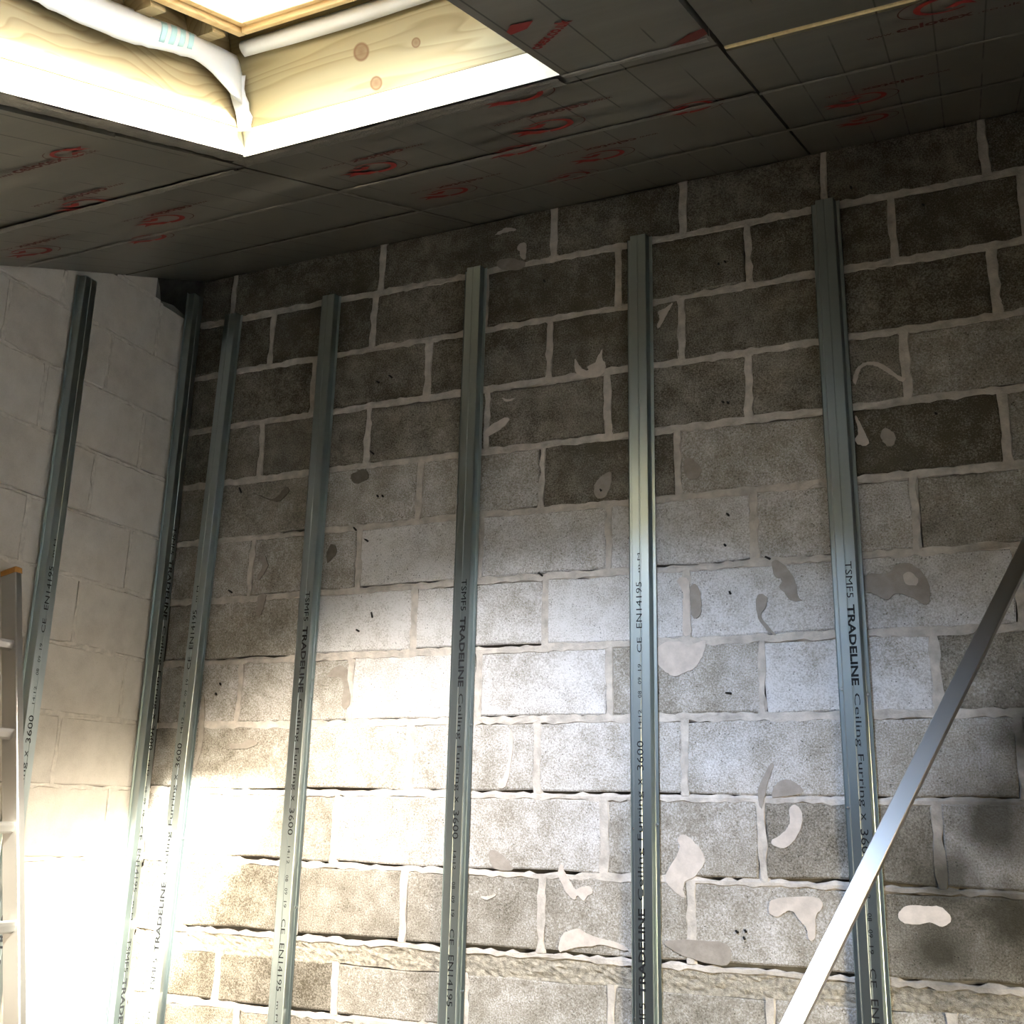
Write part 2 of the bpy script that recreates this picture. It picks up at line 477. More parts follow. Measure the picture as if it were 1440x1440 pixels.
# perpends of the back wall, by course from the ceiling down: pixel (x, y) in the photograph
PERP = {0: [(329, 419), (537, 385), (779, 317), (960, 270), (1158, 243), (1384, 218)],
        1: [(383, 473), (527, 447), (684, 420), (870, 404), (1052, 368), (1255, 319), (1438, 277)],
        2: [(441, 545), (603, 515), (773, 500), (959, 465), (1178, 425), (1397, 388)],
        3: [(369, 629), (518, 612), (685, 590), (855, 573), (1053, 547), (1273, 515)],
        4: [(445, 710), (590, 693), (763, 670), (953, 650), (1180, 630), (1413, 605)],
        5: [(354, 801), (504, 792), (675, 770), (855, 757), (1060, 737), (1288, 723)],
        6: [(430, 880), (583, 863), (767, 857), (966, 850), (1195, 838), (1432, 825)],
        7: [(337, 973), (493, 970), (672, 965), (858, 950), (1072, 953), (1316, 945)],
        8: [(424, 1068), (577, 1060), (755, 1064), (963, 1055), (1200, 1065), (1436, 1068)],
        9: [(316, 1160), (473, 1170), (655, 1172), (850, 1180), (1072, 1185), (1322, 1190)],
        10: [(417, 1268), (568, 1267), (762, 1277), (972, 1285), (1215, 1310)],
        11: [(304, 1384), (471, 1393), (655, 1400), (860, 1405), (1085, 1420)]}
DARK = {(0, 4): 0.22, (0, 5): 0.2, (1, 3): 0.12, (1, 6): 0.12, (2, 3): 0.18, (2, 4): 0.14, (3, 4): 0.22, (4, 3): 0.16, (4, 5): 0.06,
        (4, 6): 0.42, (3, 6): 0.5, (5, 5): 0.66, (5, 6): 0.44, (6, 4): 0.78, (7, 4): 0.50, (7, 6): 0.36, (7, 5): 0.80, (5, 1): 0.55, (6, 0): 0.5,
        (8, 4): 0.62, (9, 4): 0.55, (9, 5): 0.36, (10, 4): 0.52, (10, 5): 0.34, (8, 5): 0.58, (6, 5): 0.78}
MW = 0.020
XMAX = 4.3
perps = {}
for n in range(0, 17):
    z0, z1 = joint_z(n), joint_z(n - 1)
    if n in PERP: xs = [on_back(*q).x for q in PERP[n]]
    else: xs = []
    start = xs[-1] if xs else (0.22 if n % 2 else 0.0)
    if not xs and start > 0.05: xs = [start]
    x = start + 0.45
    while x < XMAX: xs.append(x); x += 0.45
    xs = [x for x in xs if x > 0.06]
    perps[n] = xs
    ztop = z1 if n > 0 else ZC + 0.01
    zb = max(z0, 0.0)
    if n == 11: ztop -= 0.062                    # the rough bed above this course
    if ztop - zb < 0.05: continue
    edges = [0.0] + xs + [XMAX]
    for i in range(len(edges) - 1):
        a, b = (edges[i] + MW / 2 if i else -0.004), edges[i + 1] - MW / 2
        if b - a < 0.03: continue
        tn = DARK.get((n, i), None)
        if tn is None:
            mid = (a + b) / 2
            tn = (0.14, 0.17, 0.18, 0.27, 0.60, 0.80, 0.86, 0.80, 0.68, 0.70, 0.46, 0.46)[min(n, 11)] + rnd(-0.05, 0.05)  # the wall's light falloff is put into the block tones, course by course
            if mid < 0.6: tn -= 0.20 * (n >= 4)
            elif mid < 1.0: tn -= 0.10 * (n >= 8)  # lower left darkened in colour to offset glow from the sun patch
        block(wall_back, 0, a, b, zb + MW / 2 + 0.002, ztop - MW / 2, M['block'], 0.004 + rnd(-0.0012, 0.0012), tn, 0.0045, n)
    for k, x in enumerate(xs):
        mortar(wall_back, 0, (x + rnd(-0.004, 0.004), zb + 0.004), (x + rnd(-0.004, 0.004), ztop - 0.004), True,
               rnd(0.022, 0.034), M['mortar'], seed=n, proud=0.0047)
# bed joints; cracks open under some courses as in the photo (x range in metres, width)
CR = {4: [(0.35, 0.60, .003)], 5: [(0.83, 1.15, .003), (1.87, 2.1, .004), (2.27, 2.39, .003)], 6: [(0.1, 0.55, .004), (1.2, 1.5, .003)],
      8: [(0.2, 1.0, .004), (1.25, 2.0, .005), (2.0, 3.1, .003)],
      9: [(0.42, 1.62, .009), (1.97, 4.0, .007)], 10: [(0.2, 2.45, .011), (2.52, 3.4, .008)], 11: [(0.3, 1.1, .005)]}
for n in range(0, 16):
    z = joint_z(n)
    if z < 0.1: continue
    mortar(wall_back, 0, (0.0, z), (XMAX, z), False, 0.027, M['mortar'], gap=CR.get(n), step=0.024, seed=n, proud=0.0047)
# rough stony bed under joint 10
z10 = joint_z(10)
v, f = [], []
nx, nr = 260, 8
for i in range(nx + 1):
    u = XMAX * i / nx
    for r in range(nr + 1):
        t = r / nr
        z = z10 - 0.006 - 0.066 * t + wob(u, 10) + 0.006 * noise.noise(Vector((u * 9, t * 3, 4.0)))
        d = 0.000 + 0.006 * noise.noise(Vector((u * 14, t * 4, 9.0))) + 0.006 * noise.noise(Vector((u * 55, t * 10, 2.0)))
        if r == 0: d -= 0.012
        if r == nr: d = 0.001
        v.append((u, -min(d, 0.006), z))
for i in range(nx):
    for r in range(nr):
        q = i * (nr + 1) + r
        f.append((q, q + 1, q + nr + 2, q + nr + 1))
rb = new_obj('mortar_bed', v, f, M['rough_band'], wall_back)
rb['label'] = 'rough stony mortar band with dark pits'

# left wall: same courses, smoother blocks, thin joints
LP = {1: [(224, 453), (91, 398)], 2: [(154, 500)], 3: [(201, 608), (58, 572)], 4: [(133, 653)], 5: [(180, 790), (33, 750)],
      6: [(107, 863)], 7: [(173, 965)], 8: [(77, 1070)], 9: [(150, 1150)], 10: [(60, 1260)], 11: [(140, 1350)]}
YMIN = -2.6
for n in range(0, 17):
    z0, z1 = joint_z(n), joint_z(n - 1)
    zb = max(z0, 0.0)
    ys = [on_left(*q).y for q in LP[n]] if n in LP else [-0.22 if n % 2 else -0.44]
    ys = sorted(ys, reverse=True)
    y = ys[-1] - 0.45
    while y > YMIN: ys.append(y); y -= 0.45
    edges = [0.0] + ys + [YMIN]
    for i in range(len(edges) - 1):
        b, a = edges[i] - 0.004, edges[i + 1] + 0.004
        zt = z1
        lim = zc(a) + 0.004                       # the courses die into the sloping ceiling
        if n == 0 and b > -0.25: b = -0.262      # broken-out corner
        if a >= b - 0.03: continue
        if zc(a) < zb + 0.03 and zc(b) < zb + 0.05: continue
        o = block(wall_left, 1, a, b, zb + 0.005, min(zt - 0.004, ZC), M['left_block'], -0.0005, 0.5 + rnd(-0.07, 0.07), 0.0018, n)
        # trim against the roof plane
        bm = bmesh.new(); bm.from_mesh(o.data)
        bmesh.ops.bisect_plane(bm, geom=bm.verts[:] + bm.edges[:] + bm.faces[:], plane_co=OC + N * 0.004, plane_no=N, clear_outer=True)
        bm.to_mesh(o.data); bm.free()
        if not o.data.vertices: bpy.data.objects.remove(o)
    for y in ys:
        top = min(z1, zc(y))
        if n == 0: continue
        if top - zb > 0.04:
            mortar(wall_left, 1, (y, zb + 0.004), (y + rnd(-.003, .003), top - 0.003), True, 0.017, M['left_mortar'], seed=n, proud=0.0012)
for n in range(0, 16):
    z = joint_z(n)
    if z < 0.1: continue
    ymax = 0.0 if n > 0 else -0.24
    ymin = YMIN
    if z > zc(YMIN): ymin = (z - ZC) / 0.4225
    if ymin >= ymax - 0.02: continue
    mortar(wall_left, 1, (ymin, z), (ymax, z), False, 0.017, M['left_mortar'],
           gap=[(ymin, ymax, .0035)] if n in (1, 2, 3, 4, 8, 9) else None, step=0.03, seed=n, proud=0.0012)

# plaster and adhesive remains left on the blocks: outlines in zoomed-crop pixels (crop x, crop y, crop size)
_pc = [0]
def remains(cx, cy, size, loop, key):
    """thin raised skin of old plaster or adhesive, rounded and slightly ragged"""
    k = size / 1440.0
    pts = [(cx + a * k, cy + b * k) for a, b in loop]
    for it in range(2):
        q = []
        for i in range(len(pts)):
            (ax, ay), (bx, by) = pts[i], pts[(i + 1) % len(pts)]
            q += [(ax * .78 + bx * .22, ay * .78 + by * .22), (ax * .22 + bx * .78, ay * .22 + by * .78)]
        pts = q
    _pc[0] += 1
    t = 0.0010 + 0.00003 * _pc[0]
    out = []
    for a, b in pts:
        p = on_back(a + rnd(-.7, .7), b + rnd(-.7, .7)); out.append(Vector((p.x, -0.0052 - t, p.z)))
    return prism('plaster_patch', out, Vector((0, t + 0.002, 0)), M[key], wall_back)
Q = [(680, 200, 280, 'cream', [(75, 680), (130, 640), (190, 618), (255, 640), (180, 655), (120, 672)]),
     (680, 200, 280, 'cream', [(240, 780), (270, 735), (315, 730), (318, 790), (305, 865), (265, 830), (270, 795)]),
     (680, 200, 280, 'tan', [(100, 865), (140, 845), (250, 850), (310, 870), (300, 910), (250, 935), (140, 925), (100, 900)]),
     (480, 480, 480, 'cream', [(985, 68), (1000, 95), (1020, 122), (1048, 127), (1035, 108), (1075, 95), (1085, 68), (1106, 28), (1102, 80), (1121, 100), (1110, 142), (1060, 160), (1005, 146), (988, 130)]),
     (480, 480, 480, 'cream', [(600, 390), (640, 350), (700, 320), (718, 330), (690, 360), (640, 395), (605, 412)]),
     (480, 480, 480, 'cream', [(675, 238), (710, 248), (742, 240), (715, 258), (690, 255)]),
     (920, 300, 280, 'cream', [(22, 715), (70, 700), (150, 640), (110, 705), (65, 790), (30, 848), (22, 812), (45, 760)]),
     (1160, 440, 280, 'cream', [(215, 735), (250, 780), (290, 870), (328, 945), (290, 968), (240, 955), (210, 925), (245, 880), (235, 820)]),
     (1160, 440, 280, 'tan', [(400, 880), (430, 830), (490, 860), (520, 910), (490, 975), (450, 970), (415, 930)]),
     (1160, 440, 280, 'cream', [(205, 470), (230, 400), (300, 355), (380, 360), (460, 400), (540, 465), (590, 480), (570, 510), (520, 480), (440, 430), (370, 385), (300, 380), (255, 410), (240, 480), (225, 530), (208, 510)]),
     (900, 700, 280, 'cream', [(120, 1090), (190, 1040), (310, 1040), (350, 1080), (400, 1055), (490, 1030), (460, 1140), (410, 1230), (340, 1260), (260, 1300), (200, 1270), (122, 1200)]),
     (900, 700, 280, 'cream', [(270, 600), (300, 570), (360, 590), (365, 700), (370, 880), (380, 990), (310, 1010), (310, 740), (320, 690), (290, 640)]),
     (900, 700, 280, 'tan', [(360, 640), (410, 620), (440, 680), (450, 790), (440, 870), (372, 875), (366, 700)]),
     (900, 700, 280, 'tan', [(950, 460), (1000, 450), (1080, 520), (1130, 600), (1140, 720), (1185, 752), (1090, 750), (1050, 690), (1000, 650), (1040, 600), (970, 570)]),
     (900, 700, 280, 'tan', [(840, 720), (880, 690), (930, 720), (910, 800), (870, 850), (930, 930), (1000, 1010), (910, 960), (850, 860)]),
     (960, 960, 480, 'cream', [(360, 675), (420, 640), (460, 590), (445, 530), (480, 510), (510, 560), (500, 620), (460, 682), (425, 702)]),
     (960, 960, 480, 'tan', [(370, 488), (390, 430), (430, 405), (480, 420), (522, 465), (440, 478)]),
     (960, 960, 480, 'tan', [(320, 500), (318, 450), (340, 400), (375, 335), (388, 345), (360, 420), (345, 500), (335, 540)]),
     (900, 1160, 280, 'cream', [(940, 520), (1310, 515), (1325, 600), (1270, 650), (1275, 830), (1220, 840), (1210, 740), (1150, 690), (1120, 630), (1080, 615), (1040, 640), (1000, 670), (930, 640)]),
     (1160, 1160, 280, 'cream', [(525, 640), (590, 575), (740, 590), (840, 585), (920, 660), (900, 720), (840, 740), (770, 700), (700, 720), (600, 720), (540, 690)]),
     (640, 1160, 280, 'cream', [(745, 345), (770, 260), (800, 345), (830, 400), (870, 470), (910, 450), (980, 440), (1010, 490), (960, 510), (935, 560), (890, 500), (870, 552), (800, 480)]),
     (640, 1160, 280, 'tan', [(250, 185), (290, 180), (350, 215), (400, 270), (440, 328), (290, 328), (255, 250)]),
     (640, 1160, 280, 'cream', [(170, 515), (250, 515), (325, 490), (245, 548)]),
     (640, 1160, 280, 'cream', [(760, 830), (800, 770), (900, 740), (960, 790), (1060, 820), (1190, 850), (1280, 920), (1140, 880), (1060, 860), (980, 880), (900, 875), (800, 910), (752, 920)]),
     (900, 1160, 280, 'cream', [(190, 345), (310, 160), (262, 100), (320, 60), (400, 130), (460, 200), (480, 270), (400, 380), (330, 400), (310, 480), (340, 530), (300, 520), (190, 420)]),
     (640, 880, 280, 'cream', [(400, 745), (420, 760), (425, 900), (400, 1050), (375, 1180), (300, 1170), (370, 1080), (395, 950)]),
     (240, 880, 280, 'tan', [(500, 860), (580, 815), (655, 850), (560, 895), (440, 892), (430, 860), (460, 850)]),
     (240, 880, 280, 'tan', [(240, 470), (252, 560), (250, 800), (215, 960), (165, 1050), (200, 900), (215, 700)]),
     (280, 640, 280, 'stain', [(1100, 150), (1160, 115), (1210, 100), (1235, 140), (1230, 180), (1140, 215), (1105, 185)]),
     (280, 640, 280, 'stain', [(380, 270), (440, 290), (545, 330), (600, 270), (640, 220), (665, 260), (580, 350), (480, 320)]),
     (280, 640, 280, 'stain', [(935, 690), (960, 640), (1000, 660), (995, 730), (930, 790), (925, 740)]),
     (280, 640, 280, 'tan', [(480, 720), (510, 790), (480, 860), (430, 915), (425, 880), (465, 820), (455, 745)]),
     (280, 640, 280, 'tan', [(425, 1020), (500, 1000), (480, 1080), (455, 1165), (415, 1160), (430, 1090)]),
     (240, 880, 280, 'tan', [(1140, 350), (1220, 280), (1290, 310), (1280, 380), (1310, 520), (1290, 600), (1240, 600), (1262, 450), (1240, 370), (1150, 380)]),
     (900, 1160, 280, 'tan', [(175, 830), (420, 830), (660, 850), (660, 1030), (480, 1000), (300, 940), (180, 870)]),
     (960, 480, 480, 'tan', [(760, 980), (870, 985), (900, 942), (960, 935), (1020, 980), (1052, 1060), (1035, 1120), (960, 1080), (900, 1060), (860, 1100), (800, 1060), (765, 1062)]),
     (960, 480, 480, 'cream', [(925, 985), (960, 970), (1000, 1010), (985, 1035), (940, 1030)]),
     (960, 480, 480, 'tan', [(5, 500), (40, 490), (85, 540), (70, 580), (30, 585), (8, 560)]),
     (480, 480, 480, 'tan', [(1070, 600), (1100, 570), (1145, 545), (1140, 620), (1110, 670), (1070, 660)])]
for cx, cy, size, key, loop in Q:
    remains(cx, cy, size, loop, key)
# dark wall plugs and nail stubs left in the blocks
for px, py, dx, dy in [(500, 744, 4, 4), (516, 760, 5, 3), (339, 690, 3, 6), (325, 832, 5, 3), (845, 689, 3, 4), (761, 808, 5, 4), (524, 865, 2, 6), (504, 887, 4, 2),
                       (532, 698, 2, 2), (539, 698, 2, 2), (524, 637, 5, 4), (1011, 372, 1, 2), (1020, 369, 2, 2), (1017, 566, 2, 2), (1024, 567, 2, 2), (1024, 724, 3, 3),
                       (1020, 767, 2, 2), (1027, 834, 2, 3), (1025, 975, 7, 1), (1037, 1310, 3, 2), (1047, 1319, 2, 2), (1049, 1309, 2, 2), (311, 962, 2, 2), (305, 976, 2, 2),
                       (1080, 785, 6, 3), (1316, 582, 2, 2), (550, 530, 4, 3), (532, 538, 4, 2), (766, 396, 2, 3), (1197, 265, 1, 3), (1298, 289, 2, 2)]:
    a = on_back(px - dx * 0.6, py - dy * 0.6); b = on_back(px + dx * 0.6, py + dy * 0.6)
    a.y, b.y = -0.002, -0.008
    cyl('wall_plug', a, b, 0.0035, M['plug'], wall_back, seg=6)

# ------------------------------------------------------------------ ceiling: roof deck, rafters, foil-faced boards
OX0, OX1, OS0, OS1 = 1.285, 2.08, 1.492, 2.78       # opening in the boards
WX0, WX1, WS0, WS1 = 1.352, 2.018, 1.547, 2.727     # outside of the roof window frame
def deck(name, x0, x1, s0, s1, holes, h0, h1, material):
    xs = sorted({x0, x1} | {h[0] for h in holes} | {h[1] for h in holes})
    ss = sorted({s0, s1} | {h[2] for h in holes} | {h[3] for h in holes})
    v, f = [], []
    for i in range(len(xs) - 1):
        for j in range(len(ss) - 1):
            cx, cs = (xs[i] + xs[i + 1]) / 2, (ss[j] + ss[j + 1]) / 2
            if any(h[0] < cx < h[1] and h[2] < cs < h[3] for h in holes): continue
            k = len(v)
            v += sbox_v(xs[i], xs[i + 1], ss[j], ss[j + 1], h0, h1)
            f += [tuple(k + q for q in fc) for fc in BOXF]
    return new_obj(name, v, f, material)
ceiling = deck('ceiling', -0.5, XR + 0.2, -0.28, 4.3, [(WX0, WX1, WS0, WS1)], 0.30, 0.35, M['deck'])
tag(ceiling, 'sloping ceiling of foil-faced insulation boards around the roof window', 'ceiling', kind='structure')
def board(x0, x1, s0, s1, h=0.0, t=0.06, parent=ceiling, foam=None):
    g = 0.002
    o = sbox('insulation_board', x0 + g, x1 - g, s0 + g, s1 - g, h, h + t, None, parent, mats=[M['foil'], M['foam']], fmat=[0, 0] + [1 if foam == k else 0 for k in ('s1', 'x1', 's0', 'x0')])
    return o
C1, C2 = 1.222, 2.396
for s0, s1, h in ((0, .47, 0), (.47, .967, .002), (.967, 1.412, .0), (1.412, 1.858, .003), (1.858, 2.8, 0), (2.8, 4.06, .002)):
    board(0.0, C1, s0, s1, h)
for s0, s1, h in ((0, .47, .001), (.47, .967, 0), (.967, 1.418, .002)):
    board(C1, C2, s0, s1, h)
board(C1 + 0.014, C2, 1.420, OS0, 0.004, foam='s1')
board(C1 + 0.014, OX0, OS0, OS1, 0.006, foam='x1')
board(OX1, C2, OS0, OS1, 0.0, foam='x0')
board(C1 + 0.014, C2, OS1, 4.06, 0.0, foam='s0')
for s0, s1, h in ((0, .47, 0), (.47, .957, .001), (.957, 1.372, 0), (1.386, 2.6, .007), (2.6, 4.06, 0)):
    board(C2 + 0.004, 3.6, s0, s1, h)
    board(3.6, XR, s0, s1, h)
o = sbox('foam_strip', C2 + 0.006, 3.55, 1.372, 1.386, 0.004, 0.05, M['yellow_foam'], ceiling)
o['label'] = 'exposed yellow foam edge in the open joint'
# foil tape over the joints, slightly crinkled
def tape(x0, x1, s0, s1, h=-0.0015, along='x', amp=0.0016):
    L = (x1 - x0) if along == 'x' else (s1 - s0)
    n = max(4, int(L / 0.025)); r = 4
    v, f = [], []
    for i in range(n + 1):
        for k in range(r + 1):
            t, q = i / n, k / r
            e = rnd(-0.004, 0.004) if k in (0, r) else 0
            if along == 'x': x, s = x0 + L * t, s0 + (s1 - s0) * q + e
            else: x, s = x0 + (x1 - x0) * q + e, s0 + L * t
            v.append(slope(x, s, h - abs(rnd(0, amp)) - (0.0015 if 0 < k < r else 0)))
    for i in range(n):
        for k in range(r):
            a = i * (r + 1) + k
            f.append((a, a + 1, a + r + 2, a + r + 1) if along == 'x' else (a, a + r + 1, a + r + 2, a + 1))
    return new_obj('foil_tape', v, f, M['tape'], ceiling)
tape(0.02, 1.20, 1.395, 1.435); tape(0.02, 2.39, 0.955, 0.982, amp=0.0012); tape(0.5, 3.5, 0.455, 0.482, amp=0.001)
tape(2.40, 3.5, 0.945, 0.968, amp=0.001)
tape(2.085, 2.39, 1.478, 1.505); tape(1.24, 2.07, 1.425, 1.4885, -0.0005, amp=0.001)
tape(1.239, 1.283, 1.49, 2.77, 0.0025, 's', amp=0.001)
tape(1.215, 1.23, 0.48, 0.95, along='s', amp=0.0008)
# timbers round the opening
def rafter(x0, x1, s0, s1, h0, h1, key):
    return sbox('rafter', x0, x1, s0, s1, h0, h1, M[key], ceiling, bevel=0.002)
rafter(OX0 - 0.045, OX0 - 0.001, 0.0, 4.2, 0.067, 0.298, 'pine_rafter')
rafter(OX1 + 0.001, OX1 + 0.046, 0.0, 4.2, 0.067, 0.298, 'pine_rafter')
o = sbox('trimmer', OX0, OX1, OS0 - 0.047, OS0 - 0.002, 0.064, 0.298, M['pine'], ceiling, bevel=0.002)
o['label'] = 'knotty pale pine trimmer board'
o = sbox('trimmer', OX0, OX1, OS1 + 0.002, OS1 + 0.047, 0.064, 0.298, M['pine'], ceiling, bevel=0.002)
for s in (1.60, 1.80, 2.15, 2.5):
    sbox('packer', OX0 + 0.001, WX0 - 0.001, s, s + 0.045, 0.235, 0.296, M['pine_rafter'], ceiling)

# ------------------------------------------------------------------ roof window
def roof_window(name, a0, a1, b0, b1, label):
    win = empty(name, slope((a0 + a1) / 2, (b0 + b1) / 2, 0.26))
    tag(win, label, 'window', kind='structure')
    inv = Matrix.Translation(-win.location)
    def keep(o): o.data.transform(inv)
    def ring(nm, a0, a1, b0, b1, w, h0, h1):
        for q in ((a0, a0 + w, b0, b1), (a1 - w, a1, b0, b1), (a0 + w, a1 - w, b0, b0 + w), (a0 + w, a1 - w, b1 - w, b1)):
            keep(sbox(nm, q[0], q[1], q[2], q[3], h0, h1, M['frame_pine'], win, bevel=0.003))
    ring('window_frame', a0, a1, b0, b1, 0.020, 0.246, 0.37)
    ring('window_sash', a0 + 0.020, a1 - 0.020, b0 + 0.020, b1 - 0.020, 0.018, 0.258, 0.33)
    keep(sbox('pane', a0 + 0.034, a1 - 0.034, b0 + 0.034, b1 - 0.034, 0.300, 0.306, M['glass'], win))
roof_window('window_1', WX0, WX1, WS0, WS1, 'pine-framed roof window with glaring white glass set deep in the ceiling opening')

# white roofing membrane tucked behind the frame and sagging over the timbers
def sheet(name, rows, material, parent=None, thick=0.0012):
    nr, nc = len(rows), len(rows[0])
    v = [p for r in rows for p in r]
    f = [(i * nc + j, i * nc + j + 1, (i + 1) * nc + j + 1, (i + 1) * nc + j) for i in range(nr - 1) for j in range(nc - 1)]
    o = new_obj(name, v, f, material, parent, smooth=True)
    md = o.modifiers.new('thickness', 'SOLIDIFY'); md.thickness = thick; md.offset = 0
    return o
rows = []
nS, nH = 60, 8
for i in range(nS + 1):
    s = 1.500 + (2.76 - 1.500) * i / nS
    k = math.exp(-((s - 1.50) / 0.10) ** 2)
    low = 0.178 + 0.012 * math.sin(s * 9) - 0.075 * k + 0.004 * noise.noise(Vector((s * 40, 0, 0)))
    high = 0.240 - 0.012 * k
    r = []
    for j in range(nH + 1):
        t = j / nH
        h = high + (low - high) * t
        x = OX0 + 0.010 + 0.016 * math.sin(math.pi * (0.25 + 0.65 * t)) + 0.006 * t + 0.004 * noise.noise(Vector((s * 12, t * 2, 3)))
        r.append(slope(x, s, h))
    rows.append(r)
mem = sheet('membrane', rows, M['membrane'], ceiling)
mem['label'] = 'white membrane sagging over the rafter'
for k, s in enumerate((1.655, 1.685, 1.715, 1.745)):
    pr = []
    for i in range(5):
        ss = s + 0.018 * i / 4
        rr = []
        for j in range(5):
            t = 0.05 + 0.75 * j / 4
            h = 0.240 + (0.178 + 0.012 * math.sin(ss * 9) - 0.240) * t
            x = OX0 + 0.010 + 0.016 * math.sin(math.pi * (0.25 + 0.65 * t)) + 0.006 * t + 0.004 * noise.noise(Vector((ss * 12, t * 2, 3))) + 0.0016
            rr.append(slope(x, ss + 0.03 * t, h))
        pr.append(rr)
    sheet('membrane_print', pr, M['membrane_print'], mem, 0.0004)
rows = []
for i in range(41):
    x = OX0 + 0.045 + (OX1 - OX0 - 0.06) * i / 40
    r = []
    for j in range(5):
        t = j / 4
        h = 0.252 - 0.034 * t + 0.004 * math.sin(x * 7) * t
        s = OS0 + 0.004 + 0.024 * math.sin(math.pi * (0.2 + 0.7 * t)) + 0.003 * noise.noise(Vector((x * 9, t, 7)))
        r.append(slope(x, s, h))
    rows.append(r)
m2 = sheet('membrane', rows, M['membrane'], ceiling)
# torn tongue of membrane hanging in the corner
rows = []
for i in range(9):
    t = i / 8
    w = 0.030 * (1 - 0.25 * t)
    r = []
    for j in range(5):
        q = j / 4
        x = OX0 + 0.006 + w * q + 0.004 * rnd(-1, 1) * (j == 4)
        s = OS0 + 0.030 - 0.024 * q + 0.006 * math.sin(t * 6)
        r.append(slope(x, s, 0.18 - 0.125 * t))
    rows.append(r)
sheet('membrane', rows, M['membrane'], ceiling)

# ------------------------------------------------------------------ lettering
_tc = {}
def text_mesh(body, bold=0.0, shear=0.0):
    key = (body, bold, shear)
    if key in _tc: return _tc[key]
    cu = bpy.data.curves.new('lettering', 'FONT')
    cu.body = body; cu.offset = bold; cu.shear = shear; cu.resolution_u = 2
    ob = bpy.data.objects.new('lettering', cu)
    col.objects.link(ob)
    dg = bpy.context.evaluated_depsgraph_get(); dg.update()
    me = bpy.data.meshes.new_from_object(ob.evaluated_get(dg))
    bpy.data.objects.remove(ob); bpy.data.curves.remove(cu)
    xs = [q.co.x for q in me.vertices]; ys = [q.co.y for q in me.vertices]
    x0, x1, y0, y1 = min(xs), max(xs), min(ys), max(ys)
    for q in me.vertices:
        q.co.x = (q.co.x - x0) / (x1 - x0); q.co.y = (q.co.y - y0) / (y1 - y0)
    _tc[key] = me
    return me
def lettering(name, body, origin, right, up, length, height, material, parent, bold=0.0, shear=0.0):
    """origin = lower left corner of the word on its surface"""
    me = text_mesh(body, bold, shear).copy()
    me.materials.clear(); me.materials.append(material)
    for q in me.vertices:
        p = Vector(origin) + Vector(right) * (q.co.x * length) + Vector(up) * (q.co.y * height)
        q.co = p
    me.name = name
    o = bpy.data.objects.new(name, me); col.objects.link(o); o.parent = parent
    return o

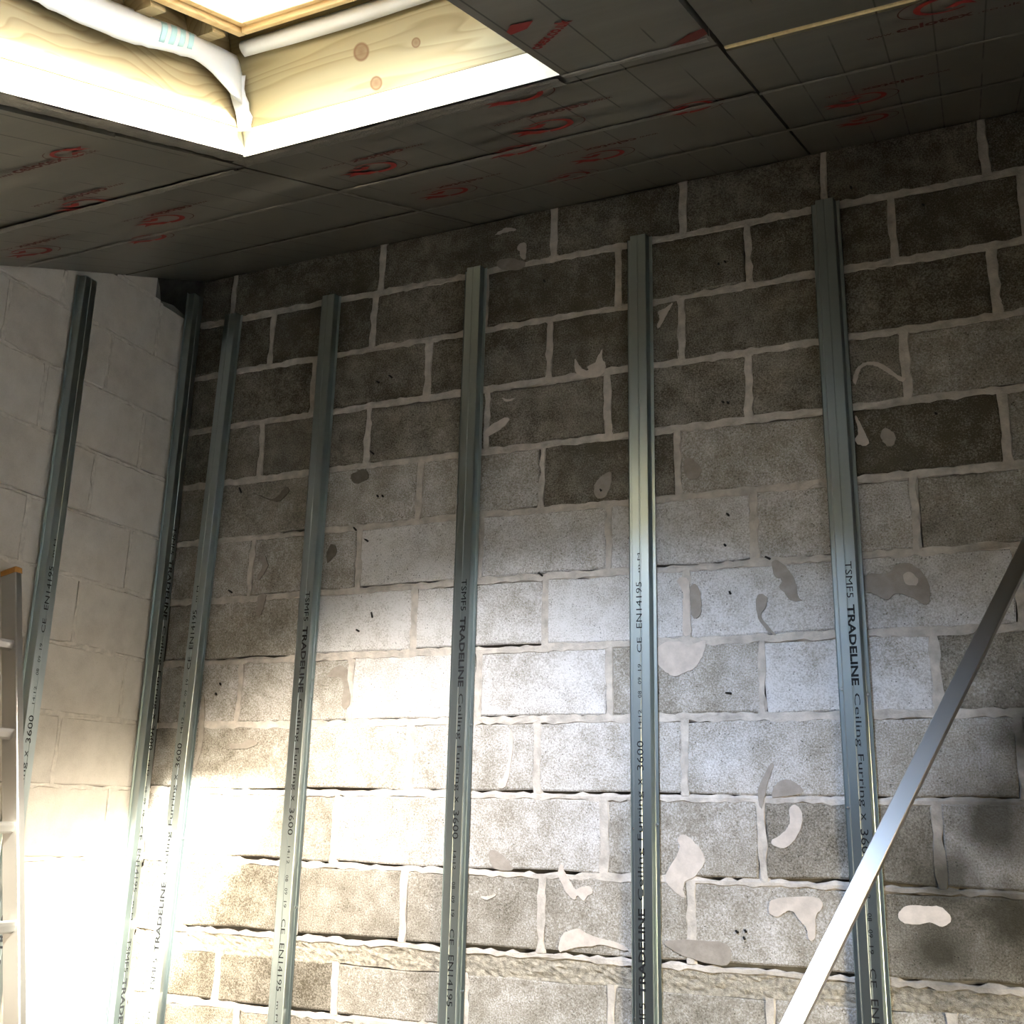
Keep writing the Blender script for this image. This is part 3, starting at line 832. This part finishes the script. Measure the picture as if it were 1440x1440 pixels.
# ------------------------------------------------------------------ furring channels
PRINT = [('TSMF5', 0.0, 0.105, 0.018, 0.0), ('TRADELINE', 0.124, 0.350, 0.020, 0.03), ('Ceiling', 0.371, 0.515, 0.020, 0.0),
         ('Furring', 0.535, 0.672, 0.020, 0.0), ('x', 0.688, 0.708, 0.012, 0.0), ('3600', 0.730, 0.815, 0.020, 0.0),
         ('14:12', 0.850, 0.905, 0.010, 0.0), ('08', 0.940, 0.960, 0.011, 0.0), ('09', 0.980, 1.000, 0.011, 0.0), ('19', 1.020, 1.040, 0.011, 0.0),
         ('CE', 1.074, 1.120, 0.015, 0.0), ('EN14195', 1.148, 1.290, 0.018, 0.0), ('m M', 1.320, 1.380, 0.008, 0.0)]
PERIOD = 1.44
HALF, FACE, DEP, LIP = 0.043, 0.027, 0.026, 0.0009
def channel(name, base, top, across, out, start, down, label, screws, reps=(0, 1), shift=0.006):
    """hat section: base/top = centre line on the wall, across = unit vector over the face, out = off the wall"""
    base, top = Vector(base), Vector(top)
    root = empty(name, base)
    ax = (top - base).normalized()
    prof = [(-HALF, 0.004), (-HALF + 0.002, 0.0012), (-FACE - 0.005, 0.0012), (-FACE - 0.004, 0.0018), (-FACE, DEP - 0.002), (-FACE + 0.0015, DEP),
            (-0.0035, DEP), (-0.0020, DEP - 0.0012), (0.0005, DEP - 0.0012), (0.0020, DEP),
            (FACE - 0.0015, DEP), (FACE, DEP - 0.002), (FACE + 0.004, 0.0018), (FACE + 0.005, 0.0012), (HALF - 0.002, 0.0012), (HALF, 0.004)]
    g = 0.008
    v = []
    for c in (base, top):
        for a, d in prof: v.append(c - base + across * a + out * (d + g))
    inner = [(a * 0.985, max(d - LIP, 0.0002)) for a, d in prof]
    for c in (base, top):
        for a, d in inner: v.append(c - base + across * a + out * (d + g))
    k = len(prof); f = []
    for i in range(k - 1):
        f.append((i, i + 1, k + i + 1, k + i))
        f.append((2 * k + i, 3 * k + i, 3 * k + i + 1, 2 * k + i + 1))
        f.append((i, 2 * k + i, 2 * k + i + 1, i + 1)); f.append((k + i, k + i + 1, 3 * k + i + 1, 3 * k + i))
    f.append((0, k, 3 * k, 2 * k)); f.append((k - 1, 3 * k - 1, 4 * k - 1, 2 * k - 1))
    o = new_obj('channel_section', v, f, M['zinc'], root); fix_normals(o)
    rt = -ax if down else ax
    up = out.cross(rt)                            # right x up = outward normal
    for rep in reps:
        for word, a, b, hgt, bold in PRINT:
            w0 = start + (-(a + PERIOD * rep) if down else (a + PERIOD * rep))
            w1 = start + (-(b + PERIOD * rep) if down else (b + PERIOD * rep))
            if max(w0, w1) > top.z - 0.03 or min(w0, w1) < base.z + 0.05: continue
            t = (w0 - base.z) / (top.z - base.z)
            c = (top - base) * t + out * (DEP + g + 0.0004) + up * (shift - hgt / 2)
            lettering('printed_lettering', word, c, rt, up, b - a, hgt, M['ink'], o, bold)['label'] = 'black print on the channel face'
    for z, sgn in screws:
        t = (z - base.z) / (top.z - base.z)
        c = (top - base) * t + across * (sgn * (HALF - 0.008)) + out * (g + 0.0012)
        cyl('screw', c, c + out * 0.004, 0.0042, M['screw'], o, seg=8)['label'] = 'bright zinc screw'
    tag(root, label, 'channel', 'galvanised furring channels on the walls')
    return root
TOPZ = 1.90 + ZF
BX = Vector((1, 0, 0)); BO = Vector((0, -1, 0))
zz = lambda px, py: on_back(px, py, -0.03).z
stud = lambda x, start, down, label, screws, dx=0.0: channel('furring_channel', (x - dx, -0.001, 0.0), (x + dx, -0.001, TOPZ), BX, BO, start, down, label, screws, reps=(0, 1) if down else (-1, 0))
stud(2.436, zz(1190, 790), True, 'galvanised channel on the block wall crossed by the leaning steel track', [(zz(1182, 968), -1), (zz(1222, 975), 1), (zz(1190, 1135), -1)])
stud(1.831, -0.569 + ZF, False, 'galvanised channel beside the channel that the leaning track crosses, lettering upward', [(zz(890, 1165), -1), (zz(925, 1160), 1), (zz(893, 1435), -1)])
stud(1.226, zz(650, 815), True, 'third galvanised channel along the block wall from the pale wall, lettering downward', [(zz(660, 1019), 1), (zz(646, 1396), 1)])
stud(0.621, zz(432, 832), True, 'second galvanised channel along the block wall from the pale wall, lettering downward', [(zz(437, 955), 1), (zz(434, 980), 1), (zz(416, 1277), 1)])
stud(0.139, -0.566 + ZF, False, 'galvanised channel on the block wall nearest the pale wall, in the sun patch', [(zz(262, 1180), 1)], dx=0.030)
LX = Vector((0, 1, 0)); LO = Vector((1, 0, 0))
zl = lambda px, py: on_left(px, py, 0.03).z
channel('furring_channel', (0, -0.078, 0), (0, -0.068, 1.985 + ZF), LX, LO, zl(199, 1162) + 1.074, True,
        'galvanised channel on the pale wall tight in the corner, below the broken hole', [], reps=(0, 1))
channel('furring_channel', (0, -0.602, 0), (0, -0.615, 1.795 + ZF), LX, LO, zl(60, 890) - 1.074, False,
        'galvanised channel on the pale wall behind the ladder', [], reps=(-1, 0))

# ------------------------------------------------------------------ leaning steel track
tr = empty('steel_track')
BSL = 0.61                                        # leans back onto the wall from well out on the floor
def bar_pt(px, py):
    n = Vector((0, 1, -BSL)).normalized(); p0 = Vector((0, -0.055, 0.78 + ZF))
    d = ray(px, py); t = (p0 - CAM).dot(n) / d.dot(n)
    return CAM + d * t
a, b = bar_pt(1112, 1440), bar_pt(1437, 783)
ax = (b - a).normalized()
foot = a - ax * (a.z / ax.z)
tr.location = foot
nrm = Vector((0, -1, BSL)).normalized()
nrm = (nrm - ax * nrm.dot(ax)).normalized()
side = ax.cross(nrm)
Lb = (0.80 + ZF) / ax.z
w2, lip, th = 0.0205, 0.018, 0.0012
prof = [(-w2, -lip), (-w2, -0.0015), (-w2 + 0.0015, 0), (w2 - 0.0015, 0), (w2, -0.0015), (w2, -lip),
        (w2 - th, -lip), (w2 - th, -th), (-w2 + th, -th), (-w2 + th, -lip)]
v = [side * p + nrm * q for p, q in prof] + [ax * Lb + side * p + nrm * q for p, q in prof]
k = len(prof)
f = [(i, (i + 1) % k, (i + 1) % k + k, i + k) for i in range(k)] + [tuple(range(k)), tuple(range(2 * k - 1, k - 1, -1))]
o = new_obj('track_section', v, f, M['bar'], tr); fix_normals(o)
tag(tr, 'bare steel track leaning diagonally across a wall channel', 'metal track')

# ------------------------------------------------------------------ ladder
lad = empty('ladder')
edge = on_left(22, 799, 0.068)                   # front inner edge of the far stile at its top
LEAN = 0.205
dirv = Vector((-LEAN, 0, 1)).normalized()        # up the stile
fwd = Vector((1, 0, LEAN)).normalized()          # towards the climber
topc = edge
Ls = topc.z / dirv.z
base = topc - dirv * Ls
lad.location = base
W_ST, D_ST = 0.026, 0.062
def stile(y_off, inner):
    # hollow box stile with rounded front edges; inner = +1 if its rung side faces +y
    pr = [(0, 0.003), (-0.003, 0), (-D_ST + 0.003, 0), (-D_ST, 0.003), (-D_ST, W_ST - 0.003), (-D_ST + 0.003, W_ST), (-0.003, W_ST), (0, W_ST - 0.003)]
    v = []
    for L in (0.01, Ls):
        for d, w in pr: v.append(dirv * L + fwd * d + Vector((0, y_off + w, 0)))
    k = len(pr)
    f = [(i, (i + 1) % k, (i + 1) % k + k, i + k) for i in range(k)] + [tuple(range(k)), tuple(range(2 * k - 1, k - 1, -1))]
    o = new_obj('stile', v, f, M['alu'], lad); fix_normals(o)
    # end cap
    v = []
    for L, g in ((Ls - 0.012, 0.0015), (Ls + 0.004, 0.0015), (Ls + 0.010, -0.006)):
        for d, w in pr:
            cd, cw = d + D_ST / 2, w - W_ST / 2
            v.append(dirv * L + fwd * (-D_ST / 2 + cd * (1 + g / (D_ST / 2))) + Vector((0, y_off + W_ST / 2 + cw * (1 + g / (W_ST / 2)), 0)))
    f = [(r * k + i, r * k + (i + 1) % k, (r + 1) * k + (i + 1) % k, (r + 1) * k + i) for r in range(2) for i in range(k)]
    f += [tuple(range(2 * k, 3 * k)), tuple(range(k - 1, -1, -1))]
    c = new_obj('end_cap', v, f, M['cap'], o); fix_normals(c)
    c['label'] = 'orange plastic end cap'
    # rubber foot
    fo = new_obj('foot', [dirv * (-0.0) + fwd * d + Vector((0, y_off + w, 0)) for d, w in ((0.004, -0.004), (-D_ST - .004, -.004), (-D_ST - .004, W_ST + .004), (0.004, W_ST + .004))]
                 + [dirv * 0.06 + fwd * d + Vector((0, y_off + w, 0)) for d, w in ((0.004, -0.004), (-D_ST - .004, -.004), (-D_ST - .004, W_ST + .004), (0.004, W_ST + .004))],
                 BOXF, M['plug'], o); fix_normals(fo)
    fo['label'] = 'black rubber foot'
LW = 0.36
stile(0.0, -1)
stile(-LW - W_ST, 1)
# rungs: D section, measured heights on the far stile
zr = on_left(8, 1030, 0.12).z
step = 0.262
i = -8
while True:
    z = zr + i * step; i += 1
    if z > topc.z - 0.12: break
    if z < 0.12: continue
    L = (z - base.z) / dirv.z
    c = dirv * L + fwd * (-D_ST * 0.42)
    pr = [(0.016, 0.006), (0.016, 0.014), (0.010, 0.017), (-0.014, 0.017), (-0.017, 0.008), (-0.012, -0.010), (0.0, -0.016), (0.012, -0.010)]
    v = []
    for y in (0.002, -LW - 0.002):
        for p, q in pr: v.append(c + X * p + Vector((0, y, q)))
    k = len(pr)
    f = [(a, (a + 1) % k, (a + 1) % k + k, a + k) for a in range(k)] + [tuple(range(k)), tuple(range(2 * k - 1, k - 1, -1))]
    o = new_obj('rung', v, f, M['alu'], lad); fix_normals(o)
tag(lad, 'worn aluminium ladder leaning on the pale block wall', 'ladder')

# ------------------------------------------------------------------ maker's print on the foil boards
def arc_band(cx, cy, rx, ry, w0, w1, a0, a1, n=18):
    o, i = [], []
    for k in range(n + 1):
        t = a0 + (a1 - a0) * k / n
        w = w0 + (w1 - w0) * k / n
        o.append((cx + rx * math.cos(t), cy + ry * math.sin(t)))
        i.append((cx + (rx - w) * math.cos(t), cy + (ry - w) * math.sin(t)))
    return o + i[::-1]
def ceil_shape(x, s, rt, up, loop, material, name='printed_logo'):
    c = slope(x, s, -0.0016)
    pts = [c + rt * a + up * b for a, b in loop]
    o = new_obj(name, pts, [tuple(range(len(pts)))], material, ceiling)
    bm = bmesh.new(); bm.from_mesh(o.data); bmesh.ops.triangulate(bm, faces=bm.faces[:]); 
    for fc in bm.faces:
        if fc.normal.dot(N) > 0: fc.normal_flip()
    bm.to_mesh(o.data); bm.free()
    return o
D2R = math.radians
def logo(x, s, flip=True, k=1.0, half=None):
    rt, up = (-X, -S) if flip else (X, S)
    red, dk = M['red_ink'], M['dark_red_ink']
    z = lambda L: [(a * k, b * k) for a, b in L]
    ceil_shape(x, s, rt, up, z(arc_band(-0.012, 0.0, 0.062, 0.058, 0.020, 0.006, D2R(75), D2R(305))), red)
    ceil_shape(x, s, rt, up, z(arc_band(-0.030, 0.0, 0.074, 0.068, 0.003, 0.003, D2R(110), D2R(250))), dk)
    ceil_shape(x, s, rt, up, z([(0.0, 0.046), (0.03, 0.052), (0.055, 0.030), (0.085, 0.034), (0.062, 0.012), (0.088, -0.010), (0.05, -0.004), (0.03, 0.018), (0.012, 0.026)]), red)
    ceil_shape(x, s, rt, up, z([(-0.018, -0.030), (0.006, -0.004), (0.030, -0.008), (0.044, -0.040), (0.030, -0.030), (0.016, -0.022), (0.004, -0.034)]), red)
def web(x, s, flip=True, k=1.0, heavy='dark_red_ink'):
    """www.celotex.co.uk centred at x, s"""
    rt, up = (-X, -S) if flip else (X, S)
    c = slope(x, s, -0.0016)
    lettering('printed_lettering', 'www.', c - rt * 0.150 * k - up * 0.012 * k, rt, up, 0.055 * k, 0.014 * k, M[heavy], ceiling)
    lettering('printed_lettering', 'celotex', c - rt * 0.090 * k - up * 0.012 * k, rt, up, 0.150 * k, 0.034 * k, M[heavy], ceiling, 0.03)
    lettering('printed_lettering', '.co.uk', c + rt * 0.068 * k - up * 0.012 * k, rt, up, 0.080 * k, 0.018 * k, M[heavy], ceiling)
for lx, ly, wx, wy in ((520, 237, 522, 220), (765, 178, 775, 157), (115, 288, 110, 274), (225, 309, 232, 297), (40, 354, 45, 342), (842, 219, 850, 204),
                       (625, 271, 640, 258), (1205, 140, 1245, 118)):
    x, s = on_ceil(lx, ly); logo(x, s)
    x, s = on_ceil(wx, wy); web(x, s)
for lx, ly in ((722, 136), (720, 212), (965, 152), (205, 335), (1215, 168), (800, 248)):
    x, s = on_ceil(lx, ly); logo(x, s, True, 0.9)
x, s = on_ceil(1340, 2); logo(x, s, False)
x, s = on_ceil(1325, 28); web(x, s, False)
x, s = on_ceil(98, 214); logo(x, s, False, 0.6)
x, s = on_ceil(62, 230); web(x, s, False)
# slanted red web address beside the opening
(xa, sa), (xb, sb) = on_ceil(760, 68), on_ceil(806, 27)
rt = (X * (xb - xa) + S * (sb - sa)); Lr = rt.length; rt = rt / Lr
up = (-N).cross(rt)
lettering('printed_lettering', 'otex.co.uk', slope(xa, sa, -0.0016), rt, up, Lr, 0.030, M['red_ink'], ceiling, 0.03)
ceil_shape(*on_ceil(712, 44), X, S, [(0.0, 0.0), (0.02, 0.028), (0.06, 0.02), (0.035, -0.012), (0.0, -0.02)], M['red_ink'])
ceil_shape(*on_ceil(972, 50), X, S, [(-0.05, -0.03), (0.0, 0.02), (0.03, 0.03), (0.03, -0.01), (0.0, -0.035)], M['dark_red_ink'])
